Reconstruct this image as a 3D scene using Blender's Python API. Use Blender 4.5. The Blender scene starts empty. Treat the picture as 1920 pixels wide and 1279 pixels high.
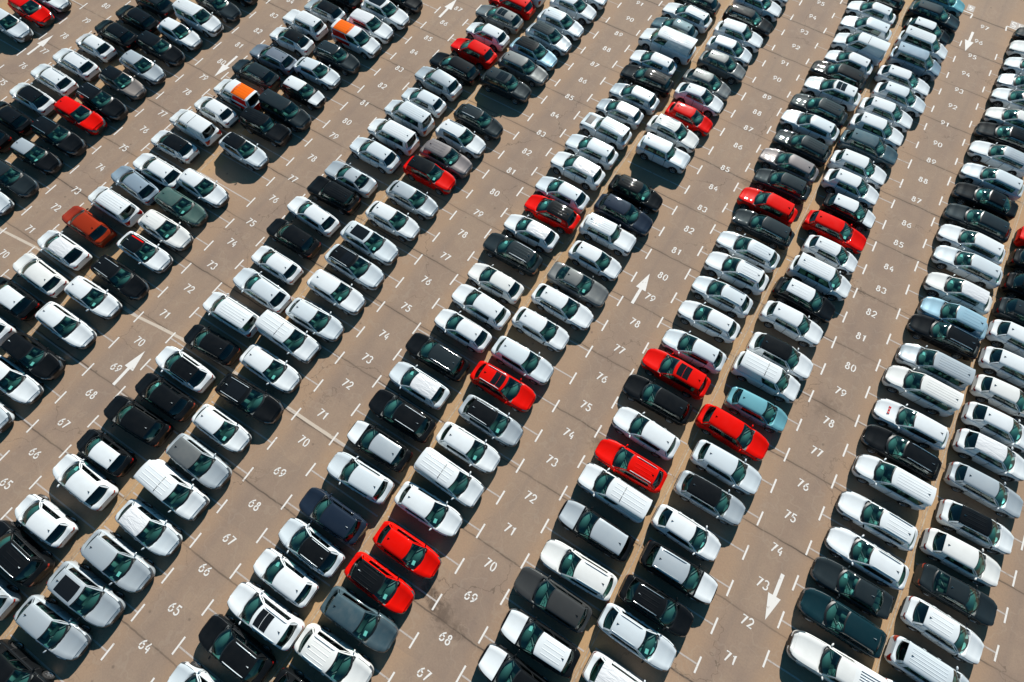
import bpy, bmesh, math, random
from mathutils import Vector, Euler, noise
rnd = random.Random(7)
sc = bpy.context.scene
COL = sc.collection

# ---------------------------------------------------------------- camera, sky, sun, exposure
cam_d = bpy.data.cameras.new("camera")
cam = bpy.data.objects.new("camera", cam_d)
COL.objects.link(cam)
cam.location = (0, 0, 37.513)
cam.rotation_euler = (0.381329, -0.0095879, 0.5554328)
cam_d.sensor_width = 36
cam_d.lens = 18.75
cam_d.clip_end = 2000
sc.camera = cam

SUN_DIR = Vector((-0.20, 0.98, math.tan(math.radians(31)))).normalized()   # towards the sun
SUN_EL = math.asin(SUN_DIR.z)
world = bpy.data.worlds.new("World")
sc.world = world
world.use_nodes = True
wn = world.node_tree
for n_ in list(wn.nodes): wn.nodes.remove(n_)
wo = wn.nodes.new('ShaderNodeOutputWorld'); wb = wn.nodes.new('ShaderNodeBackground')
sky = wn.nodes.new('ShaderNodeTexSky')
sky.sky_type = 'NISHITA'; sky.sun_disc = False
sky.sun_elevation = SUN_EL
sky.sun_rotation = math.atan2(SUN_DIR.x, SUN_DIR.y)
sky.air_density = 1.0; sky.dust_density = 0.6; sky.ozone_density = 1.0
wb.inputs['Strength'].default_value = 0.055
hs = wn.nodes.new('ShaderNodeMixRGB'); hs.blend_type = 'MULTIPLY'; hs.inputs[0].default_value = 1
hs.inputs[2].default_value = (0.27, 0.74, 0.86, 1)
wn.links.new(sky.outputs[0], hs.inputs[1]); wn.links.new(hs.outputs[0], wb.inputs[0]); wn.links.new(wb.outputs[0], wo.inputs[0])

sun_d = bpy.data.lights.new("sun", 'SUN')
sun_d.energy = 5.0; sun_d.angle = math.radians(0.5); sun_d.color = (1.0, 0.955, 0.89)
sun = bpy.data.objects.new("sun", sun_d); COL.objects.link(sun)
sun.rotation_euler = SUN_DIR.to_track_quat('Z', 'Y').to_euler()
sun.location = SUN_DIR * 120

vs = sc.view_settings
vs.view_transform = 'Standard'; vs.look = 'None'; vs.gamma = 1; vs.exposure = 0.60
vs.use_curve_mapping = False
sc.render.engine = 'CYCLES'
sc.cycles.max_bounces = 6; sc.cycles.transparent_max_bounces = 8
sc.cycles.diffuse_bounces = 1; sc.cycles.glossy_bounces = 3
sc.cycles.use_denoising = True

# ---------------------------------------------------------------- materials
def new_mat(name):
    m = bpy.data.materials.new(name); m.use_nodes = True
    return m, m.node_tree, m.node_tree.nodes['Principled BSDF']

def simple(name, col, rough=0.5, metal=0.0, coat=0.0, spec=0.5):
    m, t, b = new_mat(name)
    b.inputs['Base Color'].default_value = (*col, 1)
    b.inputs['Roughness'].default_value = rough
    b.inputs['Metallic'].default_value = metal
    b.inputs['Coat Weight'].default_value = coat
    b.inputs['Coat Roughness'].default_value = 0.04
    b.inputs['Specular IOR Level'].default_value = spec
    return m

def paint(name, col, metal=0.0, rough=0.35, coat=1.0, dust=.08):
    """car paint: clear coat over a base with faint dust and flake variation"""
    m, t, b = new_mat(name)
    tc = t.nodes.new('ShaderNodeTexCoord')
    oi = t.nodes.new('ShaderNodeObjectInfo')
    ad = t.nodes.new('ShaderNodeVectorMath'); ad.operation = 'ADD'
    t.links.new(tc.outputs['Object'], ad.inputs[0]); t.links.new(oi.outputs['Location'], ad.inputs[1])
    n1 = t.nodes.new('ShaderNodeTexNoise'); n1.inputs['Scale'].default_value = 2.2; n1.inputs['Detail'].default_value = 5
    t.links.new(ad.outputs[0], n1.inputs['Vector'])
    mr = t.nodes.new('ShaderNodeMapRange'); mr.inputs[1].default_value = .35; mr.inputs[2].default_value = .7
    mr.inputs[3].default_value = 0.0; mr.inputs[4].default_value = dust
    t.links.new(n1.outputs[0], mr.inputs[0])
    mx = t.nodes.new('ShaderNodeMixRGB'); mx.inputs[1].default_value = (*col, 1); mx.inputs[2].default_value = (0.33, 0.30, 0.26, 1)
    t.links.new(mr.outputs[0], mx.inputs[0]); t.links.new(mx.outputs[0], b.inputs['Base Color'])
    mr2 = t.nodes.new('ShaderNodeMapRange'); mr2.inputs[1].default_value = .3; mr2.inputs[2].default_value = .7
    mr2.inputs[3].default_value = rough - .05; mr2.inputs[4].default_value = rough + .1
    t.links.new(n1.outputs[0], mr2.inputs[0]); t.links.new(mr2.outputs[0], b.inputs['Roughness'])
    b.inputs['Metallic'].default_value = metal
    b.inputs['Coat Weight'].default_value = coat
    b.inputs['Specular IOR Level'].default_value = .03
    b.inputs['Coat Roughness'].default_value = 0.035
    return m

PAINTS = {
 'w': ('white', (0.66, 0.70, 0.715), 0.0), 's': ('silver', (0.40, 0.45, 0.48), .45), 'g': ('grey', (0.13, 0.14, 0.14), .4),
 'd': ('dark grey', (0.016, 0.023, 0.026), .2), 'k': ('black', (0.005, 0.006, 0.007), 0.0), 'r': ('red', (0.62, 0.004, 0.001), .0),
 'o': ('dark orange', (0.30, 0.028, 0.007), .3), 't': ('teal', (0.13, 0.33, 0.38), .2), 'b': ('light blue', (0.27, 0.43, 0.52), .2),
 'G': ('grey-green', (0.06, 0.115, 0.10), .3), 'z': ('bronze', (0.24, 0.21, 0.19), .45), 'n': ('slate blue', (0.045, 0.082, 0.10), .3),
 'v': ('navy', (0.012, 0.020, 0.035), .2), 'a': ('taupe', (0.17, 0.155, 0.155), .4), 'c': ('blue-grey', (0.24, 0.31, 0.37), .35),
 'u': ('steel blue', (0.16, 0.19, 0.23), .4), 'q': ('petrol', (0.005, 0.023, 0.030), .2), 'y': ('dark brown-grey', (0.040, 0.041, 0.040), .25),
 'W': ('white', (0.56, 0.62, 0.65), 0.1), 'X': ('white', (0.68, 0.69, 0.67), 0.0),
 'O': ('orange', (0.80, 0.13, 0.005), 0),
}
_pm = {}
def P(c):
    if c not in _pm:
        nm, col, mt = PAINTS[c]
        _pm[c] = paint('paint_' + nm.replace(' ', '_') + {'W': '_pearl', 'X': '_cream'}.get(c, ''), col, mt * .55, .48 if max(col) < .3 else .42, coat={'r': .25, 'k': .38, 'd': .6, 'q': .6, 'v': .6, 'O': .3, 'o': .4}.get(c, 1.0), dust=.006 if max(col) < .07 else (.006 if c in 'rotO' else .09))
    return _pm[c]

M_CLAD = simple('black_plastic', (0.018, 0.019, 0.020), 0.55)
M_GRILLE = simple('grille_black', (0.010, 0.011, 0.012), 0.35)
M_UNDER = simple('underbody', (0.012, 0.012, 0.012), 0.9)
M_TRIM = simple('interior_trim', (0.10, 0.108, 0.106), 0.7)
M_SEAT = simple('seat_fabric', (0.34, 0.36, 0.35), 0.8)
M_TYRE = simple('tyre_rubber', (0.015, 0.015, 0.015), 0.8)
M_RIM = simple('alloy_rim', (0.42, 0.43, 0.44), 0.3, 0.8)
M_CHROME = simple('brushed_metal', (0.62, 0.63, 0.64), 0.25, 0.9)
M_PIANO = simple('gloss_black', (0.008, 0.009, 0.010), 0.08)
M_TAIL = simple('tail_light_red', (0.33, 0.004, 0.004), 0.12, coat=1)
M_PAPER = simple('paper', (0.75, 0.77, 0.76), 0.8)
M_HEAD = simple('headlight_lens', (0.07, 0.08, 0.09), 0.08, .3, coat=1)

def glass(name, tint, gl=0.06):
    m = bpy.data.materials.new(name); m.use_nodes = True
    t = m.node_tree
    for x in list(t.nodes): t.nodes.remove(x)
    o = t.nodes.new('ShaderNodeOutputMaterial'); tr = t.nodes.new('ShaderNodeBsdfTransparent'); g = t.nodes.new('ShaderNodeBsdfGlossy')
    tr.inputs[0].default_value = (*tint, 1); g.inputs['Roughness'].default_value = 0.02; g.inputs['Color'].default_value = (.9, 1, .97, 1)
    lw = t.nodes.new('ShaderNodeLayerWeight'); lw.inputs['Blend'].default_value = 0.35
    pw = t.nodes.new('ShaderNodeMath'); pw.operation = 'POWER'; pw.inputs[1].default_value = 3
    ma = t.nodes.new('ShaderNodeMath'); ma.operation = 'MULTIPLY_ADD'; ma.inputs[1].default_value = 0.8; ma.inputs[2].default_value = gl
    mx = t.nodes.new('ShaderNodeMixShader')
    t.links.new(lw.outputs['Facing'], pw.inputs[0]); t.links.new(pw.outputs[0], ma.inputs[0]); t.links.new(ma.outputs[0], mx.inputs[0])
    t.links.new(tr.outputs[0], mx.inputs[1]); t.links.new(g.outputs[0], mx.inputs[2]); t.links.new(mx.outputs[0], o.inputs[0])
    return m
M_WIND = glass('windscreen_glass', (0.42, 0.80, 0.75))
M_PRIV = glass('side_glass', (0.16, 0.30, 0.27), .07)

def film_mat():
    m, t, b = new_mat('protective_film_white')
    b.inputs['Base Color'].default_value = (.66, .67, .68, 1); b.inputs['Roughness'].default_value = .22; b.inputs['Coat Weight'].default_value = .6
    tc = t.nodes.new('ShaderNodeTexCoord'); mp = t.nodes.new('ShaderNodeMapping'); mp.inputs['Scale'].default_value = (.8, 3.2, 1); mp.inputs['Rotation'].default_value = (0, 0, .6)
    nz = t.nodes.new('ShaderNodeTexNoise'); nz.inputs['Scale'].default_value = 1.6; nz.inputs['Detail'].default_value = 3; nz.inputs['Distortion'].default_value = 1.5
    bp = t.nodes.new('ShaderNodeBump'); bp.inputs['Strength'].default_value = .8; bp.inputs['Distance'].default_value = .05
    t.links.new(tc.outputs['Object'], mp.inputs[0]); t.links.new(mp.outputs[0], nz.inputs['Vector']); t.links.new(nz.outputs[0], bp.inputs['Height']); t.links.new(bp.outputs[0], b.inputs['Normal'])
    return m
M_FILM = film_mat()

def ground_mat():
    m, t, b = new_mat('worn_asphalt')
    L = t.links.new
    def N(k, **kw):
        n = t.nodes.new(k)
        for a, v in kw.items(): setattr(n, a, v)
        return n
    tc = N('ShaderNodeTexCoord'); obj = tc.outputs['Object']
    def nz(scale, detail=4, vec=obj, rough=.55, dist=0):
        n = N('ShaderNodeTexNoise'); n.inputs['Scale'].default_value = scale; n.inputs['Detail'].default_value = detail
        n.inputs['Roughness'].default_value = rough; n.inputs['Distortion'].default_value = dist; L(vec, n.inputs['Vector']); return n.outputs[0]
    def mr(x, a, b_, c, d, smooth=False):
        n = N('ShaderNodeMapRange')
        if smooth: n.interpolation_type = 'SMOOTHSTEP'
        L(x, n.inputs[0])
        for i, v in enumerate((a, b_, c, d)): n.inputs[i + 1].default_value = v
        return n.outputs[0]
    def mix(f, a, b_, mode='MIX'):
        n = N('ShaderNodeMixRGB', blend_type=mode)
        if isinstance(f, float): n.inputs[0].default_value = f
        else: L(f, n.inputs[0])
        for s, x in ((1, a), (2, b_)):
            if isinstance(x, tuple): n.inputs[s].default_value = (*x, 1)
            else: L(x, n.inputs[s])
        return n.outputs[0]
    def mth(op, a, b_=None, c=None):
        n = N('ShaderNodeMath', operation=op)
        for i, x in enumerate((a, b_, c)):
            if x is None: continue
            if isinstance(x, (int, float)): n.inputs[i].default_value = x
            else: L(x, n.inputs[i])
        return n.outputs[0]
    sep = N('ShaderNodeSeparateXYZ'); L(obj, sep.inputs[0])
    X, Y = sep.outputs[0], sep.outputs[1]
    big = nz(.11, 3); mid = nz(.55, 6); fine = nz(9, 5, rough=.7); grit = nz(45, 2)
    mp = N('ShaderNodeMapping'); mp.inputs['Scale'].default_value = (2.2, .22, 1); L(obj, mp.inputs[0])
    streak = nz(.6, 5, mp.outputs[0])
    col = mix(mr(big, .35, .65, 0, 1, True), GA, GB)
    col = mix(mr(mid, .38, .68, 0, .75), col, GC)
    col = mix(mr(nz(1.7, 7, rough=.75), .42, .72, 0, .55), col, GD)
    col = mix(mr(streak, .45, .75, 0, .5), col, GD)
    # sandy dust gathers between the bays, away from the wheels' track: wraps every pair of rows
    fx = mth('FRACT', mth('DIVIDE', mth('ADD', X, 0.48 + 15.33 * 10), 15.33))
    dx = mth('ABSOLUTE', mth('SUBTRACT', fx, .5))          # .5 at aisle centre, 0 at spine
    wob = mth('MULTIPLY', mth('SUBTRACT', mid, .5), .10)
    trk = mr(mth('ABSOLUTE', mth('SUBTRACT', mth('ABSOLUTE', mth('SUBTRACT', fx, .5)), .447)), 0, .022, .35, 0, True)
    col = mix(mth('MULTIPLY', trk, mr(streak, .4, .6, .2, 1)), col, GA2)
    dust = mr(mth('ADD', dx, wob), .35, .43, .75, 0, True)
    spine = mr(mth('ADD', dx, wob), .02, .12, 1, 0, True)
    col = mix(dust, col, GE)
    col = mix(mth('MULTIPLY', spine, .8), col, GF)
    # joints between the paving strips every 5.23 m
    wv = mth('MULTIPLY', mth('SUBTRACT', nz(.8, 4), .5), .22)
    ys = mth('DIVIDE', mth('ADD', mth('ADD', Y, wv), 0.14 + 5.23 * 20 + 2.615), 5.23)
    dj = mth('ABSOLUTE', mth('SUBTRACT', mth('FRACT', ys), .5))
    jw = mr(dj, .004, .012, 1, 0)
    jst = mr(nz(.13, 2), .38, .60, .25, 1.0)
    stepc = mth('FLOOR', ys)
    wn_ = N('ShaderNodeTexWhiteNoise', noise_dimensions='1D'); L(stepc, wn_.inputs['W'])
    col = mix(mr(wn_.outputs[0], 0, 1, 0, .30), col, GA2)
    col = mix(mth('MULTIPLY', jw, jst), col, (.055, .035, .022))
    halo = mr(dj, .0, .05, .28, 0)
    col = mix(mth('MULTIPLY', halo, jst), col, (.09, .062, .043))
    # oil and rust stains at known spots
    for (sx, sy, r, dark) in ((-1.6, -5.0, .9, .6), (-3.1, -4.4, .8, .8), (-2.4, -4.8, .7, .7), (-.3, -5.3, .7, .45), (-1.0, -5.0, 1.8, .18), (2.0, 36.2, .8, .5), (-8.3, 33.5, .7, .5), (-24.1, 33.6, .5, .8), (14.5, 20.6, 1.3, .3), (1.6, 9.6, .9, .4)):
        cx = N('ShaderNodeCombineXYZ'); cx.inputs[0].default_value = sx; cx.inputs[1].default_value = sy
        v = N('ShaderNodeVectorMath', operation='DISTANCE'); L(obj, v.inputs[0]); L(cx.outputs[0], v.inputs[1])
        dd = mth('ADD', mth('DIVIDE', v.outputs['Value'], r), mth('MULTIPLY', mth('SUBTRACT', nz(2.2, 6, rough=.7), .5), 2.6))
        col = mix(mr(dd, .1, 1.0, dark, 0, True), col, (.055, .030, .016))
    col = mix(mr(fine, .3, .75, .0, .30), col, (.085, .068, .058), 'MIX')
    col = mix(mr(grit, .35, .7, .0, .22), col, (.30, .265, .235))
    # fine cracks, only in some patches
    wp = N('ShaderNodeTexNoise'); wp.inputs['Scale'].default_value = 1.3; wp.inputs['Detail'].default_value = 6; L(obj, wp.inputs['Vector'])
    wv2 = N('ShaderNodeVectorMath', operation='ADD'); L(obj, wv2.inputs[0])
    sc2 = N('ShaderNodeVectorMath', operation='SCALE'); sc2.inputs['Scale'].default_value = 1.6; L(wp.outputs['Color'], sc2.inputs[0]); L(sc2.outputs[0], wv2.inputs[1])
    vc = N('ShaderNodeTexVoronoi', feature='DISTANCE_TO_EDGE'); vc.inputs['Scale'].default_value = .17; L(wv2.outputs[0], vc.inputs['Vector'])
    ck = mr(vc.outputs['Distance'], .002, .006, 1, 0)
    col = mix(mth('MULTIPLY', ck, mr(big, .46, .58, 0, .6)), col, (.10, .072, .052))
    # light scuffs and dried puddle rims
    rim = mth('ABSOLUTE', mth('SUBTRACT', nz(.33, 3), .5))
    col = mix(mr(rim, 0, .012, .22, 0), col, (.36, .29, .22))
    # small oil drips
    vo = N('ShaderNodeTexVoronoi'); vo.inputs['Scale'].default_value = .55; L(obj, vo.inputs['Vector'])
    col = mix(mr(vo.outputs['Distance'], .02, .07, .5, 0), col, (.07, .055, .045))
    L(col, b.inputs['Base Color'])
    b.inputs['Roughness'].default_value = .9; b.inputs['Specular IOR Level'].default_value = .25
    bp = N('ShaderNodeBump'); bp.inputs['Strength'].default_value = .35; bp.inputs['Distance'].default_value = .01
    L(grit, bp.inputs['Height']); L(bp.outputs[0], b.inputs['Normal'])
    return m
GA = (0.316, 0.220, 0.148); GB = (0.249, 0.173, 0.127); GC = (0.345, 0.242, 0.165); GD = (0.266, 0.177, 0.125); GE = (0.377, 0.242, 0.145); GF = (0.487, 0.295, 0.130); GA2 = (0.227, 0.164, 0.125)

def worn_paint(name, col, amount, spec_scale=3.0):
    """road paint that has worn through in places: a mix of paint and asphalt colour"""
    m, t, b = new_mat(name)
    tc = t.nodes.new('ShaderNodeTexCoord')
    n1 = t.nodes.new('ShaderNodeTexNoise'); n1.inputs['Scale'].default_value = spec_scale; n1.inputs['Detail'].default_value = 8; n1.inputs['Roughness'].default_value = .7
    geo = t.nodes.new('ShaderNodeNewGeometry')
    t.links.new(geo.outputs['Position'], n1.inputs['Vector'])
    mr = t.nodes.new('ShaderNodeMapRange'); mr.inputs[1].default_value = amount; mr.inputs[2].default_value = amount + .12
    t.links.new(n1.outputs[0], mr.inputs[0])
    mx = t.nodes.new('ShaderNodeMixRGB'); mx.inputs[1].default_value = (.26, .20, .155, 1); mx.inputs[2].default_value = (*col, 1)
    t.links.new(mr.outputs[0], mx.inputs[0]); t.links.new(mx.outputs[0], b.inputs['Base Color'])
    b.inputs['Roughness'].default_value = .8
    return m
M_MARK = worn_paint('road_paint_white', (.68, .655, .62), .30, 3.0)
M_FAINT = worn_paint('road_paint_faded', (.42, .37, .335), .34)
M_SPINE = worn_paint('road_paint_spine', (.40, .33, .24), .42)
M_JOINT = worn_paint('joint_filler', (.50, .42, .34), .30)

# ---------------------------------------------------------------- mesh helpers
def make_mesh(name, verts, faces, mats, fm=None, smooth=True):
    me = bpy.data.meshes.new(name)
    me.from_pydata([tuple(v) for v in verts], [], faces)
    for m in mats: me.materials.append(m)
    if fm: me.polygons.foreach_set('material_index', fm)
    if smooth: me.polygons.foreach_set('use_smooth', [True] * len(me.polygons))
    me.update()
    return me

class MB:
    def __init__(s): s.v = []; s.f = []; s.m = []
    def grid(s, pts, mi=0, close=False, flip=False, mifn=None):
        """pts: rows of equal length"""
        b = len(s.v); R = len(pts); C = len(pts[0])
        for r in pts: s.v += [tuple(p) for p in r]
        for i in range(R - 1):
            for j in range(C - 1):
                q = (b + i * C + j, b + i * C + j + 1, b + (i + 1) * C + j + 1, b + (i + 1) * C + j)
                if flip: q = q[::-1]
                s.f.append(q); s.m.append(mifn(i, j) if mifn else mi)
    def box(s, c, d, mi=0, rz=0.0, tx=1.0, ty=1.0):
        """box centred at c, size d; top face scaled by tx, ty"""
        b = len(s.v)
        cr, sr = math.cos(rz), math.sin(rz)
        for zz, kx, ky in ((-1, 1, 1), (1, tx, ty)):
            for xx, yy in ((-1, -1), (1, -1), (1, 1), (-1, 1)):
                x, y = xx * d[0] / 2 * kx, yy * d[1] / 2 * ky
                s.v.append((c[0] + x * cr - y * sr, c[1] + x * sr + y * cr, c[2] + zz * d[2] / 2))
        for q in ((3, 2, 1, 0), (4, 5, 6, 7), (0, 1, 5, 4), (1, 2, 6, 5), (2, 3, 7, 6), (3, 0, 4, 7)):
            s.f.append(tuple(b + k for k in q)); s.m.append(mi)
    def poly(s, pts, mi=0):
        b = len(s.v); s.v += [tuple(p) for p in pts]; s.f.append(tuple(range(b, b + len(pts)))); s.m.append(mi)
    def mesh(s, name, mats, smooth=True): return make_mesh(name, s.v, s.f, mats, s.m, smooth)

def link(o): COL.objects.link(o); return o
def part(name, me, parent, label=None):
    o = bpy.data.objects.new(name, me); link(o); o.parent = parent
    if label: o['label'] = label
    return o
def lerp(a, b, t): return a + (b - a) * t
def interp(pts, x):
    if x <= pts[0][0]: return pts[0][1]
    for (x0, y0), (x1, y1) in zip(pts, pts[1:]):
        if x <= x1:
            t = (x - x0) / (x1 - x0); t = t * t * (3 - 2 * t) * .5 + t * .5
            return lerp(y0, y1, t)
    return pts[-1][1]

NUM_DATA = """
a 80:-61.21,22.14 79:-61.22,19.62 78:-61.39,17.06 77:-61.38,14.62 76:-61.52,12.30 75:-61.44,9.88
b 84:-46.17,32.59 83:-46.19,30.11 82:-46.06,27.62 81:-46.25,25.18 80:-46.16,22.65 79:-46.20,20.28 78:-46.22,18.14 77:-46.20,15.04 76:-46.19,12.85 75:-46.21,10.42 74:-46.25,7.85 73:-46.14,5.07 72:-46.21,2.99 71:-46.26,0.42 70:-46.14,-2.24
c 87:-31.25,40.74 86:-31.31,38.35 85:-31.41,35.75 84:-31.46,33.50 83:-31.39,30.98 82:-31.45,28.38 81:-31.51,25.79 80:-31.53,23.23 79:-31.50,21.29 78:-31.53,18.38 77:-31.51,15.75 76:-31.46,13.30 75:-31.50,10.51 74:-31.45,8.23 73:-31.37,5.82 72:-31.41,3.32 71:-31.38,0.73 70:-31.35,-1.91 69:-31.26,-4.30 68:-31.24,-6.64 67:-31.22,-9.17 66:-31.24,-11.66 65:-31.23,-14.07
d 91:-16.10,51.35 90:-15.94,48.79 89:-15.92,46.32 88:-15.94,43.89 87:-15.97,41.44 86:-15.92,39.04 85:-15.97,36.57 84:-16.01,33.96 83:-16.00,31.46 82:-16.00,28.97 81:-16.05,26.46 80:-16.06,23.79 79:-16.09,21.27 78:-16.08,18.93 77:-16.07,16.37 76:-16.09,13.77 75:-16.07,11.03 74:-16.10,8.26 73:-16.03,6.07 72:-16.03,3.71 71:-16.10,0.99 70:-16.02,-1.21 69:-16.03,-3.72 68:-16.03,-6.25 67:-15.97,-8.78 66:-16.02,-10.94 65:-16.02,-13.62 64:-16.05,-16.05
e 95:-0.48,61.42 94:-0.47,59.03 93:-0.45,56.53 92:-0.43,54.11 91:-0.51,51.44 90:-0.43,49.12 89:-0.39,46.46 88:-0.44,44.20 87:-0.41,41.98 86:-0.40,39.61 85:-0.38,36.69 84:-0.42,34.25 83:-0.35,31.76 82:-0.41,29.22 81:-0.40,26.81 80:-0.34,24.11 79:-0.37,21.85 78:-0.39,19.30 77:-0.41,16.69 76:-0.45,14.03 75:-0.41,11.52 74:-0.47,9.11 73:-0.53,6.82 72:-0.54,3.95 71:-0.61,1.46 70:-0.56,-1.05 69:-0.61,-3.28 68:-0.66,-6.02 67:-0.70,-8.29
f 97:14.70,66.91 96:14.70,64.53 95:14.66,62.18 94:14.72,59.48 93:14.70,56.98 92:14.71,54.65 91:14.67,52.20 90:14.73,49.46 89:14.77,47.23 88:14.75,44.76 87:14.83,42.36 86:14.84,39.50 85:14.83,37.23 84:14.84,34.57 83:14.90,32.27 82:14.89,29.84 81:14.86,27.44 80:14.95,24.64 79:14.95,22.35 78:14.97,19.73 77:14.96,17.21 76:14.96,14.55 75:14.95,12.12 74:14.95,9.68 73:14.92,7.25 72:14.91,4.69 71:14.82,2.27
"""
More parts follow.
